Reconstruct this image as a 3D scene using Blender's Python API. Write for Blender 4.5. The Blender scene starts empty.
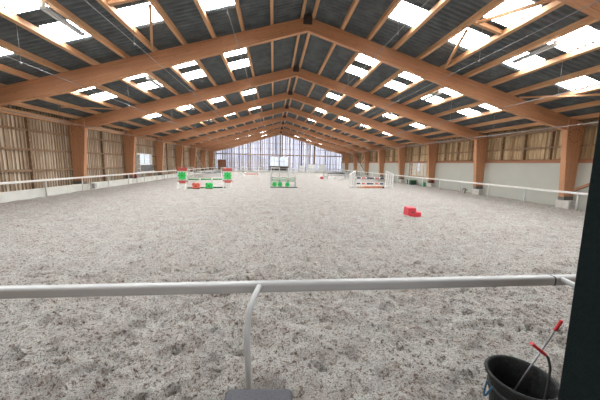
import bpy, bmesh, math, random
import numpy as np
from mathutils import Vector, Matrix
random.seed(7)
rng = np.random.default_rng(11)
scene = bpy.context.scene
COL = scene.collection
PI = math.pi

# ------------------------------------------------------------------ helpers
class MB:
    """collects shapes, builds ONE mesh object"""
    def __init__(self):
        self.bm = bmesh.new()
        self.uv = self.bm.loops.layers.uv.new('UVMap')
    def poly(self, vs):
        return self.bm.faces.new(vs)
    def box(self, x0, x1, y0, y1, z0, z1, M=None):
        c = [(x0,y0,z0),(x1,y0,z0),(x1,y1,z0),(x0,y1,z0),(x0,y0,z1),(x1,y0,z1),(x1,y1,z1),(x0,y1,z1)]
        v = [self.bm.verts.new((M @ Vector(p)) if M else p) for p in c]
        fs = [self.bm.faces.new([v[i] for i in f]) for f in ((0,3,2,1),(4,5,6,7),(0,1,5,4),(1,2,6,5),(2,3,7,6),(3,0,4,7))]
        # box-projected uv: u along the longest axis
        d = [x1-x0, y1-y0, z1-z0]; L = d.index(max(d)); o = [i for i in range(3) if i != L]
        for f in fs:
            for lp in f.loops:
                p = c[v.index(lp.vert)]
                lp[self.uv].uv = (p[L], p[o[0]] + p[o[1]])
        return self
    def prism(self, pts, y0, y1, M=None, axis='y'):
        """polygon in the x-z plane extruded along y (or given axis)"""
        def P(a, b, t):
            p = Vector((a, t, b)) if axis == 'y' else (Vector((t, a, b)) if axis == 'x' else Vector((a, b, t)))
            return (M @ p) if M else p
        A = [self.bm.verts.new(P(a, b, y0)) for a, b in pts]
        B = [self.bm.verts.new(P(a, b, y1)) for a, b in pts]
        n = len(pts)
        self.bm.faces.new(A); self.bm.faces.new(B[::-1])
        for i in range(n):
            self.bm.faces.new((A[i], B[i], B[(i+1) % n], A[(i+1) % n]))
        return self
    def tube(self, path, r, n=10, caps=True, r1=None):
        path = [Vector(p) for p in path]
        rings = []
        ref = None
        m = len(path)
        for i, p in enumerate(path):
            t = (path[min(i+1, m-1)] - path[max(i-1, 0)]).normalized()
            if ref is None:
                ref = Vector((0,0,1)) if abs(t.z) < .9 else Vector((1,0,0))
            a = (ref - t*ref.dot(t)).normalized(); ref = a
            b = t.cross(a)
            rr = r if r1 is None else r + (r1-r)*i/(m-1)
            rings.append([self.bm.verts.new(p + (a*math.cos(2*PI*k/n) + b*math.sin(2*PI*k/n))*rr) for k in range(n)])
        for i in range(m-1):
            for k in range(n):
                f = self.bm.faces.new((rings[i][k], rings[i][(k+1) % n], rings[i+1][(k+1) % n], rings[i+1][k]))
                f.smooth = True
        if caps:
            self.bm.faces.new(rings[0][::-1]); self.bm.faces.new(rings[-1])
        return self
    def lathe(self, prof, n=32, M=None, caps=True):
        """profile (r, z) revolved about z"""
        rings = []
        for r, z in prof:
            ring = []
            for k in range(n):
                p = Vector((r*math.cos(2*PI*k/n), r*math.sin(2*PI*k/n), z))
                ring.append(self.bm.verts.new((M @ p) if M else p))
            rings.append(ring)
        for i in range(len(rings)-1):
            for k in range(n):
                f = self.bm.faces.new((rings[i][k], rings[i][(k+1) % n], rings[i+1][(k+1) % n], rings[i+1][k]))
                f.smooth = True
        if caps: self.bm.faces.new(rings[0][::-1]); self.bm.faces.new(rings[-1])
        return self
    def build(self, name, mat, parent=None, bevel=0, loc=None, seg=2):
        bmesh.ops.recalc_face_normals(self.bm, faces=self.bm.faces[:])
        me = bpy.data.meshes.new(name)
        self.bm.to_mesh(me); self.bm.free()
        o = bpy.data.objects.new(name, me); COL.objects.link(o)
        if mat: me.materials.append(mat)
        if parent: o.parent = parent
        if loc: o.location = loc
        if bevel:
            b = o.modifiers.new('Bevel', 'BEVEL'); b.width = bevel; b.segments = seg; b.limit_method = 'ANGLE'; b.angle_limit = .6
        return o

def tag(o, label, cat, group=None):
    o['label'] = label; o['category'] = cat
    if group: o['group'] = group
    return o
def struct(o):
    o['kind'] = 'structure'; return o
def thing(name, label, cat, loc=(0,0,0), rz=0, group=None):
    o = bpy.data.objects.new(name, None); COL.objects.link(o)
    o.location = loc; o.rotation_euler = (0,0,rz); o.empty_display_size = .2
    return tag(o, label, cat, group)
def dup(root, loc, label, rz=None, name=None):
    r = root.copy(); COL.objects.link(r); r.location = loc
    if rz is not None: r.rotation_euler = (0,0,rz)
    r['label'] = label
    for ch in list(root.children):
        c = ch.copy(); COL.objects.link(c); c.parent = r
        for g in list(ch.children):
            d = g.copy(); COL.objects.link(d); d.parent = c
    return r
ORD = ['first','second','third','fourth','fifth','sixth','seventh','eighth','ninth','tenth','eleventh','twelfth']

# ------------------------------------------------------------------ materials
def mat(name, col, rough=.6, metal=0, var=.0, vscale=6, bump=0, bscale=40, spec=.5, col2=None):
    m = bpy.data.materials.new(name); m.use_nodes = True
    nt = m.node_tree; b = nt.nodes['Principled BSDF']
    b.inputs['Base Color'].default_value = (*col, 1); b.inputs['Roughness'].default_value = rough
    b.inputs['Metallic'].default_value = metal; b.inputs['Specular IOR Level'].default_value = spec
    tc = nt.nodes.new('ShaderNodeTexCoord')
    if var or col2:
        n = nt.nodes.new('ShaderNodeTexNoise'); n.inputs['Scale'].default_value = vscale; n.inputs['Detail'].default_value = 6
        nt.links.new(tc.outputs['Object'], n.inputs['Vector'])
        r = nt.nodes.new('ShaderNodeValToRGB')
        c2 = col2 if col2 else tuple(c*(1-var) for c in col)
        r.color_ramp.elements[0].position = .35; r.color_ramp.elements[1].position = .65
        r.color_ramp.elements[0].color = (*c2, 1); r.color_ramp.elements[1].color = (*col, 1)
        nt.links.new(n.outputs['Fac'], r.inputs['Fac']); nt.links.new(r.outputs['Color'], b.inputs['Base Color'])
    if bump:
        n2 = nt.nodes.new('ShaderNodeTexNoise'); n2.inputs['Scale'].default_value = bscale; n2.inputs['Detail'].default_value = 4
        nt.links.new(tc.outputs['Object'], n2.inputs['Vector'])
        bp = nt.nodes.new('ShaderNodeBump'); bp.inputs['Strength'].default_value = bump; bp.inputs['Distance'].default_value = .02
        nt.links.new(n2.outputs['Fac'], bp.inputs['Height']); nt.links.new(bp.outputs['Normal'], b.inputs['Normal'])
    return m

def glulam(name, c1, c2, lam=.045):
    """laminated timber: uv u runs along the grain, v across it"""
    m = bpy.data.materials.new(name); m.use_nodes = True
    nt = m.node_tree; N = nt.nodes; L = nt.links; b = N['Principled BSDF']
    b.inputs['Roughness'].default_value = .62; b.inputs['Specular IOR Level'].default_value = .3
    uv = N.new('ShaderNodeUVMap'); uv.uv_map = 'UVMap'
    mp = N.new('ShaderNodeMapping'); mp.inputs['Scale'].default_value = (.8, 26, 1)
    L.new(uv.outputs['UV'], mp.inputs['Vector'])
    n = N.new('ShaderNodeTexNoise'); n.inputs['Scale'].default_value = 1.6; n.inputs['Detail'].default_value = 7; n.inputs['Roughness'].default_value = .65
    L.new(mp.outputs['Vector'], n.inputs['Vector'])
    br = N.new('ShaderNodeTexBrick'); br.offset = .37
    br.inputs['Color1'].default_value = (.78,.78,.78,1); br.inputs['Color2'].default_value = (1,1,1,1); br.inputs['Mortar'].default_value = (.55,.5,.45,1)
    br.inputs['Scale'].default_value = 1; br.inputs['Brick Width'].default_value = 1.9; br.inputs['Row Height'].default_value = lam; br.inputs['Mortar Size'].default_value = .0022
    L.new(uv.outputs['UV'], br.inputs['Vector'])
    r = N.new('ShaderNodeValToRGB')
    r.color_ramp.elements[0].position = .3; r.color_ramp.elements[1].position = .7
    r.color_ramp.elements[0].color = (*c2, 1); r.color_ramp.elements[1].color = (*c1, 1)
    L.new(n.outputs['Fac'], r.inputs['Fac'])
    mx = N.new('ShaderNodeMix'); mx.data_type = 'RGBA'; mx.blend_type = 'MULTIPLY'; mx.inputs[0].default_value = .75
    L.new(r.outputs['Color'], mx.inputs[6]); L.new(br.outputs['Color'], mx.inputs[7])
    # knots
    vo = N.new('ShaderNodeTexVoronoi'); vo.inputs['Scale'].default_value = 1
    mp2 = N.new('ShaderNodeMapping'); mp2.inputs['Scale'].default_value = (2.2, 7, 1)
    L.new(uv.outputs['UV'], mp2.inputs['Vector']); L.new(mp2.outputs['Vector'], vo.inputs['Vector'])
    r2 = N.new('ShaderNodeValToRGB'); r2.color_ramp.elements[0].position = .06; r2.color_ramp.elements[1].position = .13
    r2.color_ramp.elements[0].color = (.45,.36,.3,1); r2.color_ramp.elements[1].color = (1,1,1,1)
    L.new(vo.outputs['Distance'], r2.inputs['Fac'])
    mx2 = N.new('ShaderNodeMix'); mx2.data_type = 'RGBA'; mx2.blend_type = 'MULTIPLY'; mx2.inputs[0].default_value = .6
    L.new(mx.outputs[2], mx2.inputs[6]); L.new(r2.outputs['Color'], mx2.inputs[7])
    L.new(mx2.outputs[2], b.inputs['Base Color'])
    return m

def boards_mat(name, cols, axis, pitch, rough=.85):
    """weathered vertical boards: every board gets its own tone from its place along the wall"""
    m = bpy.data.materials.new(name); m.use_nodes = True
    nt = m.node_tree; N = nt.nodes; L = nt.links; b = N['Principled BSDF']
    b.inputs['Roughness'].default_value = rough; b.inputs['Specular IOR Level'].default_value = .2
    at = N.new('ShaderNodeAttribute'); at.attribute_name = 'tone'
    r = N.new('ShaderNodeValToRGB'); r.color_ramp.interpolation = 'LINEAR'
    e = r.color_ramp.elements
    e[0].position = 0; e[0].color = (*cols[0], 1); e[1].position = 1; e[1].color = (*cols[-1], 1)
    for i, c in enumerate(cols[1:-1]):
        q = e.new((i+1)/(len(cols)-1)); q.color = (*c, 1)
    L.new(at.outputs['Fac'], r.inputs['Fac'])
    tc = N.new('ShaderNodeTexCoord'); mp = N.new('ShaderNodeMapping')
    mp.inputs['Scale'].default_value = (14, 14, 1.2)
    L.new(tc.outputs['Object'], mp.inputs['Vector'])
    n = N.new('ShaderNodeTexNoise'); n.inputs['Scale'].default_value = 1.5; n.inputs['Detail'].default_value = 6
    L.new(mp.outputs['Vector'], n.inputs['Vector'])
    r2 = N.new('ShaderNodeValToRGB'); r2.color_ramp.elements[0].position = .3; r2.color_ramp.elements[1].position = .7
    r2.color_ramp.elements[0].color = (.62,.58,.54,1); r2.color_ramp.elements[1].color = (1,1,1,1)
    L.new(n.outputs['Fac'], r2.inputs['Fac'])
    mx = N.new('ShaderNodeMix'); mx.data_type = 'RGBA'; mx.blend_type = 'MULTIPLY'; mx.inputs[0].default_value = 1
    L.new(r.outputs['Color'], mx.inputs[6]); L.new(r2.outputs['Color'], mx.inputs[7])
    L.new(mx.outputs[2], b.inputs['Base Color'])
    return m

M_glu = glulam('glulam', (.67,.365,.205), (.52,.265,.145))
M_purlin = glulam('purlin_timber', (.72,.43,.24), (.54,.30,.155), lam=10)
M_band = glulam('band_timber', (.42,.21,.12), (.30,.14,.08), lam=.11)
M_left_boards = boards_mat('weathered_boards', [(.20,.14,.09),(.40,.30,.21),(.54,.43,.32),(.78,.69,.57)], 'y', .16)
M_right_boards = boards_mat('straw_boards', [(.30,.21,.12),(.48,.36,.21),(.58,.45,.28),(.70,.57,.37)], 'y', .1)
M_far_boards = boards_mat('far_slats', [(.06,.055,.05),(.15,.135,.125),(.27,.23,.20),(.42,.33,.25)], 'x', .1)
M_nog = mat('nog_timber', (.36,.24,.15), .8, var=.35, vscale=8)
M_roof = mat('fibre_cement_dark', (.135,.155,.165), .8, var=.3, vscale=3, bump=.15, bscale=30, spec=.3)
M_white = mat('white_paint', (.78,.78,.76), .45, var=.06, vscale=4)
M_rail = mat('shade_greyed_rail_plastic', (.40,.405,.395), .35, var=.05, vscale=3)  # white rail greyed: the shade on its front face is put into the colour
M_panel = mat('cream_wall_panel', (.47,.485,.44), .75, var=.05, vscale=1.2)
M_board = mat('cream_kickboard', (.72,.73,.68), .7, var=.12, vscale=2)
M_conc = mat('pale_concrete', (.66,.65,.61), .9, var=.2, vscale=5, bump=.2, bscale=25)
M_steel = mat('galvanised_steel', (.42,.43,.44), .45, metal=.6, var=.2, vscale=9)
M_wire = mat('wire', (.30,.30,.30), .5, metal=.3)
M_pipe = mat('pale_pipe', (.30,.31,.32), .45, metal=.3)
M_dark = mat('dark_steel', (.06,.05,.05), .6)
M_shoe = mat('steel_shoe', (.20,.20,.19), .6, metal=.4)
M_lamp = mat('lamp_body', (.55,.57,.6), .45, var=.1)
M_lampglass = mat('lamp_tube', (.85,.87,.9), .25)
M_red = mat('red_paint', (.60,.12,.10), .5, var=.1)
M_redbr = mat('red_plastic', (.72,.05,.075), .45, var=.06, vscale=5)
M_coral = mat('coral_paint', (.80,.17,.11), .5, var=.08)
M_green = mat('clover_green', (.035,.62,.13), .45, var=.1)
M_poleg = mat('pole_green', (.10,.34,.13), .5, var=.12)
M_dgreen = mat('dark_green_paint', (.03,.10,.06), .5, var=.2)
M_navy = mat('navy_paint', (.03,.04,.085), .5)
M_bluegrey = mat('blue_grey_paint', (.16,.24,.33), .5)
M_orange = mat('orange_paint', (.72,.22,.10), .55, var=.12)
M_tan = mat('pale_timber', (.62,.47,.32), .7, var=.15)
M_greystand = mat('grey_stand', (.50,.51,.52), .5, metal=.2, var=.15)
M_black = mat('black_rubber', (.007,.008,.008), .55, bump=.3, bscale=60, col2=(.016,.017,.016), vscale=22, spec=.3)
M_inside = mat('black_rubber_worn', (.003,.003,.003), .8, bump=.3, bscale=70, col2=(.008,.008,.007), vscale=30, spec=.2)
M_post = mat('dark_green_cladding', (.0035,.007,.0075), .85, bump=.25, bscale=160, col2=(.006,.011,.011), vscale=60, spec=.12)
M_grip = mat('red_grip', (.62,.03,.04), .45)
M_rod = mat('grey_rod', (.33,.33,.34), .35, metal=.7)
M_rodd = mat('dark_rod', (.10,.11,.10), .45, metal=.5)
M_rope = mat('blue_rope', (.015,.07,.12), .8)
M_stool = mat('grey_stool_seat', (.085,.085,.095), .85, bump=.3, bscale=180, col2=(.11,.11,.12), vscale=90, spec=.25)
M_frame = mat('white_window_frame', (.8,.8,.8), .4)
M_gasket = mat('dark_joint', (.05,.05,.055), .6)
M_shed = mat('tan_render', (.66,.55,.40), .9, var=.2, vscale=1)
M_shedroof = mat('grey_roof', (.30,.32,.36), .8, var=.2)
M_hedge = mat('hedge', (.07,.10,.04), .9, var=.5, vscale=3)
M_yard = mat('yard_gravel', (.45,.43,.40), .95, var=.2, vscale=2)

def glass():
    m = bpy.data.materials.new('window_glass'); m.use_nodes = True
    nt = m.node_tree; nt.nodes.remove(nt.nodes['Principled BSDF'])
    out = nt.nodes['Material Output']
    t = nt.nodes.new('ShaderNodeBsdfTransparent'); t.inputs['Color'].default_value = (.93,.96,.98,1)
    g = nt.nodes.new('ShaderNodeBsdfGlossy'); g.inputs['Roughness'].default_value = .03
    mx = nt.nodes.new('ShaderNodeMixShader'); mx.inputs[0].default_value = .07
    nt.links.new(t.outputs[0], mx.inputs[1]); nt.links.new(g.outputs[0], mx.inputs[2]); nt.links.new(mx.outputs[0], out.inputs[0])
    return m
M_glass = glass()

def skylight_mat():
    """daylight glowing through ribbed translucent sheet"""
    m = bpy.data.materials.new('translucent_skylight'); m.use_nodes = True
    nt = m.node_tree; b = nt.nodes['Principled BSDF']
    b.inputs['Base Color'].default_value = (.7,.72,.74,1); b.inputs['Roughness'].default_value = .4
    tc = nt.nodes.new('ShaderNodeTexCoord'); mp = nt.nodes.new('ShaderNodeMapping'); mp.inputs['Scale'].default_value = (2, 9, 2)
    nt.links.new(tc.outputs['Object'], mp.inputs['Vector'])
    n = nt.nodes.new('ShaderNodeTexNoise'); n.inputs['Scale'].default_value = 1.3; n.inputs['Detail'].default_value = 3
    nt.links.new(mp.outputs['Vector'], n.inputs['Vector'])
    r = nt.nodes.new('ShaderNodeValToRGB'); r.color_ramp.elements[0].position = .3; r.color_ramp.elements[1].position = .62
    r.color_ramp.elements[0].color = (.80,.90,.95,1); r.color_ramp.elements[1].color = (1,1,1,1)
    nt.links.new(n.outputs['Fac'], r.inputs['Fac'])
    wv = nt.nodes.new('ShaderNodeTexWave'); wv.bands_direction = 'Y'; wv.inputs['Scale'].default_value = 1.775; wv.inputs['Distortion'].default_value = .25; wv.inputs['Detail'].default_value = 1
    nt.links.new(tc.outputs['Object'], wv.inputs['Vector'])
    r3 = nt.nodes.new('ShaderNodeValToRGB'); r3.color_ramp.elements[0].position = .22; r3.color_ramp.elements[1].position = .42
    r3.color_ramp.elements[0].color = (.013,.0145,.016,1); r3.color_ramp.elements[1].color = (1,1,1,1)
    nt.links.new(wv.outputs['Fac'], r3.inputs['Fac'])
    ml = nt.nodes.new('ShaderNodeMix'); ml.data_type = 'RGBA'; ml.blend_type = 'MULTIPLY'; ml.inputs[0].default_value = 1
    nt.links.new(r.outputs['Color'], ml.inputs[6]); nt.links.new(r3.outputs['Color'], ml.inputs[7]); nt.links.new(ml.outputs[2], b.inputs['Emission Color'])
    b.inputs['Emission Strength'].default_value = SKY_EMIT
    return m
SKY_EMIT = 22.0
M_sky = skylight_mat()

def sand_mat():
    m = bpy.data.materials.new('sand_and_fibre_footing'); m.use_nodes = True
    nt = m.node_tree; N = nt.nodes; L = nt.links; b = N['Principled BSDF']
    b.inputs['Roughness'].default_value = .95; b.inputs['Specular IOR Level'].default_value = .1
    tc = N.new('ShaderNodeTexCoord')
    n = N.new('ShaderNodeTexNoise'); n.inputs['Scale'].default_value = 2.2; n.inputs['Detail'].default_value = 9; n.inputs['Roughness'].default_value = .72
    L.new(tc.outputs['Object'], n.inputs['Vector'])
    r = N.new('ShaderNodeValToRGB'); r.color_ramp.elements[0].position = .34; r.color_ramp.elements[1].position = .62
    r.color_ramp.elements[0].color = (.46,.42,.385,1); r.color_ramp.elements[1].color = (.555,.55,.51,1)
    L.new(n.outputs['Fac'], r.inputs['Fac'])
    prev = r.outputs['Color']
    for sc, lo, hi, dk, seed in ((12, .33, .43, (.68,.62,.585), 0), (28, .34, .43, (.42,.35,.325), 3), (60, .36, .45, (.40,.33,.31), 7), (130, .38, .48, (.52,.46,.44), 11)):
        mp = N.new('ShaderNodeMapping'); mp.inputs['Location'].default_value = (seed, seed*2, 0)
        L.new(tc.outputs['Object'], mp.inputs['Vector'])
        n2 = N.new('ShaderNodeTexNoise'); n2.inputs['Scale'].default_value = sc; n2.inputs['Detail'].default_value = 2.5; n2.inputs['Roughness'].default_value = .6
        L.new(mp.outputs['Vector'], n2.inputs['Vector'])
        r2 = N.new('ShaderNodeValToRGB'); r2.color_ramp.elements[0].position = lo; r2.color_ramp.elements[1].position = hi
        r2.color_ramp.elements[0].color = (*dk, 1); r2.color_ramp.elements[1].color = (1,1,1,1)
        L.new(n2.outputs['Fac'], r2.inputs['Fac'])
        mx = N.new('ShaderNodeMix'); mx.data_type = 'RGBA'; mx.blend_type = 'MULTIPLY'; mx.inputs[0].default_value = 1
        L.new(prev, mx.inputs[6]); L.new(r2.outputs['Color'], mx.inputs[7]); prev = mx.outputs[2]
    L.new(prev, b.inputs['Base Color'])
    n3 = N.new('ShaderNodeTexNoise'); n3.inputs['Scale'].default_value = 45; n3.inputs['Detail'].default_value = 8; n3.inputs['Roughness'].default_value = .7
    L.new(tc.outputs['Object'], n3.inputs['Vector'])
    bp = N.new('ShaderNodeBump'); bp.inputs['Strength'].default_value = 1; bp.inputs['Distance'].default_value = .05
    L.new(n3.outputs['Fac'], bp.inputs['Height']); L.new(bp.outputs['Normal'], b.inputs['Normal'])
    return m
M_sand = sand_mat()

# ------------------------------------------------------------------ hall dimensions (metres)
RX = 1.168                       # ridge line
XL, XR = -10.43, 12.77           # outer column edges
BAY = 5.0; Y1 = 10.17            # first portal frame in view
YF = Y1 + 8*BAY                  # far gable wall 50.17
FRAMES = [Y1 + BAY*i for i in range(-1, 8)]
def ztop(o): return 6.82 - .28*o
def zroof(o): return 7.0 - .28*o
def zbot(o):
    P = [(0,6.36),(2,5.77),(8.2,3.90),(10.83,3.265)]
    for (a,za),(b,zb) in zip(P, P[1:]):
        if o <= b: return za + (zb-za)*(o-a)/(b-a)
    return P[-1][1]

# ------------------------------------------------------------------ floor: riding surface
def vnoise(x, y, s, seed):
    g = np.random.default_rng(seed).random((256,256))
    xs, ys = x/s + 91.3, y/s + 57.7
    xi, yi = np.floor(xs).astype(int), np.floor(ys).astype(int)
    fx, fy = xs-xi, ys-yi
    fx, fy = fx*fx*(3-2*fx), fy*fy*(3-2*fy)
    G = lambda a, b: g[a % 256, b % 256]
    return (G(xi,yi)*(1-fx)+G(xi+1,yi)*fx)*(1-fy) + (G(xi,yi+1)*(1-fx)+G(xi+1,yi+1)*fx)*fy - .5
def make_floor():
    xs = np.concatenate([np.arange(XL, -3, .085), np.arange(-3, 3.3, .02), np.arange(3.3, XR, .08), [XR]])
    ys = np.concatenate([np.arange(-1, .5, .2), np.arange(.5, 4.2, .02), np.arange(4.2, 14, .08), np.arange(14, YF, .35), [YF]])
    X, Y = np.meshgrid(xs, ys)
    near = np.clip(1-(Y-3)/9, 0, 1)
    mid = np.clip(1-(Y-9)/14, 0.25, 1)
    Z = .05*vnoise(X, Y, 1.1, 1)*mid + .06*vnoise(X, Y*1.25, .30, 2)*mid + .06*vnoise(X*.8, Y*1.3, .13, 3)*np.clip(near+.3,0,1) + .055*vnoise(X, Y, .055, 4)*near
    # clods: sharpen the hollows
    k = vnoise(X, Y, .2, 5)
    Z -= .05*np.clip(k-.18, 0, 1)*mid*2
    # hoof prints: short curved dents in strides
    for i in range(700):
        hx, hy = rng.uniform(-7, 7.5), rng.uniform(.9, 12)**1.0
        a = rng.normal(0.25, .5); ra, rb = rng.uniform(.045,.075), rng.uniform(.018,.028)
        ix = (np.abs(xs-hx) < .35); iy = (np.abs(ys-hy) < .35)
        sx, sy = X[np.ix_(iy,ix)]-hx, Y[np.ix_(iy,ix)]-hy
        u = sx*math.cos(a)+sy*math.sin(a); v = -sx*math.sin(a)+sy*math.cos(a) + 1.8*u*u
        d = (u/ra)**2 + (v/rb)**2
        Z[np.ix_(iy,ix)] += -rng.uniform(.06,.11)*np.exp(-d) + .022*np.exp(-(np.sqrt(d)-1.7)**2*2.5)
    # the surface is banked up slightly along the sides
    edge = np.minimum(X-XL, XR-X)
    Z += .05*np.clip(1-edge/1.2, 0, 1)
    nx, ny = len(xs), len(ys)
    co = np.stack([X.ravel(), Y.ravel(), Z.ravel()], 1)
    me = bpy.data.meshes.new('floor')
    I = (np.arange(ny-1)[:,None]*nx + np.arange(nx-1)[None,:]).ravel()
    F = np.stack([I, I+1, I+nx+1, I+nx], 1)
    me.vertices.add(len(co)); me.vertices.foreach_set('co', co.astype(np.float32).ravel())
    me.loops.add(F.size); me.loops.foreach_set('vertex_index', F.astype(np.int32).ravel())
    me.polygons.add(len(F)); me.polygons.foreach_set('loop_start', np.arange(0, F.size, 4, dtype=np.int32))
    me.polygons.foreach_set('use_smooth', np.ones(len(F), dtype=bool))
    me.update(calc_edges=True); me.validate()
    me.materials.append(M_sand)
    o = bpy.data.objects.new('floor', me); COL.objects.link(o); struct(o)
make_floor()

# the yard outside
yb = MB(); yb.box(-90, 90, -60, 140, -.5, -.25)
struct(yb.build('ground', M_yard))

# ------------------------------------------------------------------ roof sheet, skylights
OB = [0, 2.32, 3.23, 4.32, 5.23, 6.26, 7.17, 8.30, 9.19, 11.85]
SKYROWS = [1, 3, 5, 7]
SKYY = [(1.25, 2.2), (2.85, 3.74)]
PITCH = .177
YR0, YR1 = -1.0, YF+.25
def corr(y): return .034*math.sin(2*PI*y/PITCH)
def in_sky(y):
    if y < 0: return False
    t = (y - (Y1-2*BAY)) % BAY
    return any(a <= t <= b for a, b in SKYY)
def roof():
    ys = np.arange(YR0, YR1, PITCH/4)
    for side in (-1, 1):
        pass
    mb = MB(); bm = mb.bm
    for s in (-1, 1):
        grid = [[bm.verts.new((RX+s*o, y, zroof(o)+corr(y))) for o in OB] for y in ys]
        for i in range(len(ys)-1):
            sk = in_sky((ys[i]+ys[i+1])/2) and ys[i] < YF
            for k in range(len(OB)-1):
                if sk and k in SKYROWS: continue
                f = bm.faces.new((grid[i][k], grid[i][k+1], grid[i+1][k+1], grid[i+1][k]))
    o = mb.build('ceiling', M_roof); struct(o)
    for b in range(-2, 8):
        pass
    n = 0
    yy = list(ys)
    # runs of sheet rows that are skylight
    runs = []; cur = None
    for i in range(len(yy)-1):
        sk = in_sky((yy[i]+yy[i+1])/2) and yy[i] < YF
        if sk and cur is None: cur = i
        if not sk and cur is not None: runs.append((cur, i)); cur = None
    for (a, b) in runs:
        for s in (-1, 1):
            for k in SKYROWS:
                n += 1
                m2 = MB()
                g = [[m2.bm.verts.new((RX+s*o, yy[i], zroof(o)+corr(yy[i])+.004)) for o in (OB[k], OB[k+1])] for i in range(a, b+1)]
                for i in range(len(g)-1):
                    m2.bm.faces.new((g[i][0], g[i][1], g[i+1][1], g[i+1][0]))
                struct(m2.build('window_%d' % n, M_sky))
    return n
NWIN = roof()

# ------------------------------------------------------------------ purlins
OFF = [.2, 1.26, 2.26, 3.26, 4.26, 5.26, 6.20, 7.20, 8.22, 9.22, 10.25, 11.2]
for s, sn in ((-1,'left'), (1,'right')):
    for i, o in enumerate(OFF):
        mb = MB(); w = .05
        zb = lambda a: ztop(a)+.004
        mb.prism([(RX+s*(o-w), zb(o-w)), (RX+s*(o+w), zb(o+w)), (RX+s*(o+w), zroof(o+w)-.036), (RX+s*(o-w), zroof(o-w)-.036)], YR0, YF-.05)
        uvl = mb.uv
        for f in mb.bm.faces:
            for lp in f.loops:
                c = lp.vert.co; lp[uvl].uv = (c.y, c.z + c.x*.5 + i*3.1)
        where = 'nearest the ridge' if i == 0 else ('lowest, above the %s wall' % sn if i == len(OFF)-1 else '%s one down from the ridge' % ORD[i])
        tag(mb.build('roof_purlin', M_purlin), 'long timber purlin under the %s roof slope, %s' % (sn, where), 'beam', 'roof purlins on the %s slope' % sn)

# ------------------------------------------------------------------ portal frames
FT = .18
def frame_uv(mb, s):
    """u along the member, v across"""
    for f in mb.bm.faces:
        for lp in f.loops:
            c = lp.vert.co; o = abs(c.x-RX)
            lp[mb.uv].uv = (o*1.04, c.z + .285*o + c.y)
def col_uv(mb):
    for f in mb.bm.faces:
        for lp in f.loops:
            c = lp.vert.co; lp[mb.uv].uv = (c.z, c.x + c.y)
def make_frame(bolts=False):
    root = thing('portal_frame', '', 'roof frame', (0,0,0), 0, 'laminated timber portal frames across the hall')
    for s, xo in ((-1, XL), (1, XR)):
        O = abs(xo-RX)
        top = [(RX+s*o, ztop(o)) for o in (0, O)]
        bot = [(RX+s*o, zbot(o)) for o in (10.83, 8.2, 5, 2, 0)]
        mb = MB(); mb.prism([top[0], top[1], (xo, 3.265)] + bot, 0, FT); frame_uv(mb, s)
        mb.build('rafter', M_glu, root, bevel=.012, seg=1)
        ki = RX + s*10.83
        bi = xo - s*.50
        mb = MB(); mb.prism([(xo, .5), (bi, .5), (ki, 3.26), (ki, ztop(10.83)-.04), (xo, ztop(O)-.04)], -.022, FT+.022); col_uv(mb)
        mb.build('column', M_glu, root, bevel=.012, seg=1)
        sh = MB(); sh.box(min(xo-s*.02, bi+s*.02), max(xo-s*.02, bi+s*.02), -.034, FT+.034, .362, .53)
        sh.build('steel_shoe', M_shoe, root)
        if bolts:
            cx, cz = xo - s*.40, 3.05
            for k in range(12):
                q = 2*PI*k/12
                x, z = cx+.27*math.cos(q), cz+.27*math.sin(q)
                bo = MB(); bo.lathe([(.018,0),(.018,.02)], 8, Matrix.Translation((x,-.02,z)) @ Matrix.Rotation(PI/2,4,'X'))
                bo.build('bolt', M_dark, root)
    br = MB(); br.box(RX-.16, RX+.16, -.02, FT+.02, 6.56, 6.86)
    br.build('ridge_bracket', M_dark, root)
    return root
fr0 = make_frame(); frb = make_frame(True)
flab = ['timber portal frame overhead at top right, closest to the viewer',
        'big timber portal frame spanning the hall, nearest with its ridge in view']
for i, y in enumerate(FRAMES):
    lab = flab[i] if i < 2 else ('timber portal frame, %s one back from the viewer' % ORD[i-1] if i < 8 else 'farthest timber portal frame, right before the slatted end wall')
    if i == 0:
        fr0.location = (0, y, 0); fr0['label'] = lab
    elif i == 1:
        frb.location = (0, y, 0); frb['label'] = lab
    else:
        dup(frb if i == 2 else fr0, (0, y, 0), lab)

# concrete blocks under the columns
for s, sn in ((-1,'left'), (1,'right')):
    for i, y in enumerate(FRAMES):
        mb = MB()
        w = .56
        x0, x1 = (XL+.02, XL+.58) if s < 0 else (XR-.44, XR-.07)
        mb.box(x0, x1, y-.22, y+FT+.14, -.12, .36)
        lab = 'pale concrete block under the %s timber column on the %s side' % ('nearest' if i == 0 else ORD[i] + ' nearest', sn)
        tag(mb.build('concrete_block', M_conc, bevel=.02), lab, 'block', 'concrete blocks under the %s columns' % sn)

# ------------------------------------------------------------------ side walls
def add_tone(o, tones):
    at = o.data.attributes.new('tone', 'FLOAT', 'FACE')
    at.data.foreach_set('value', np.array(tones, dtype=np.float32))
def board_wall(name, mt, x, thick, y0, y1, z0, z1, wmin, wmax, gap, holes=(), side=-1, bias=None):
    """upright boards with face towards the hall; alternate boards stand proud"""
    mb = MB(); tones = []
    y = y0; k = 0
    while y < y1:
        w = random.uniform(wmin, wmax); t = random.random() if bias is None else bias(k)
        dx = .022*(k % 2)
        segs = [(z0, z1)]
        for (ha, hb, za, zb) in holes:
            if y+w > ha and y < hb: segs = [(z0, za), (zb, z1)]
        for a, b in segs:
            if b-a < .02: continue
            xa, xb = (x+dx, x-thick) if side < 0 else (x-dx, x+thick)
            mb.box(min(xa,xb), max(xa,xb), y, min(y+w, y1), a, b)
            tones += [t]*6
        y += w + gap; k += 1
    o = mb.build(name, mt); add_tone(o, tones); struct(o)
    return o
WL = (22.05, 24.5, .80, 2.2)     # left window opening
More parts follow.
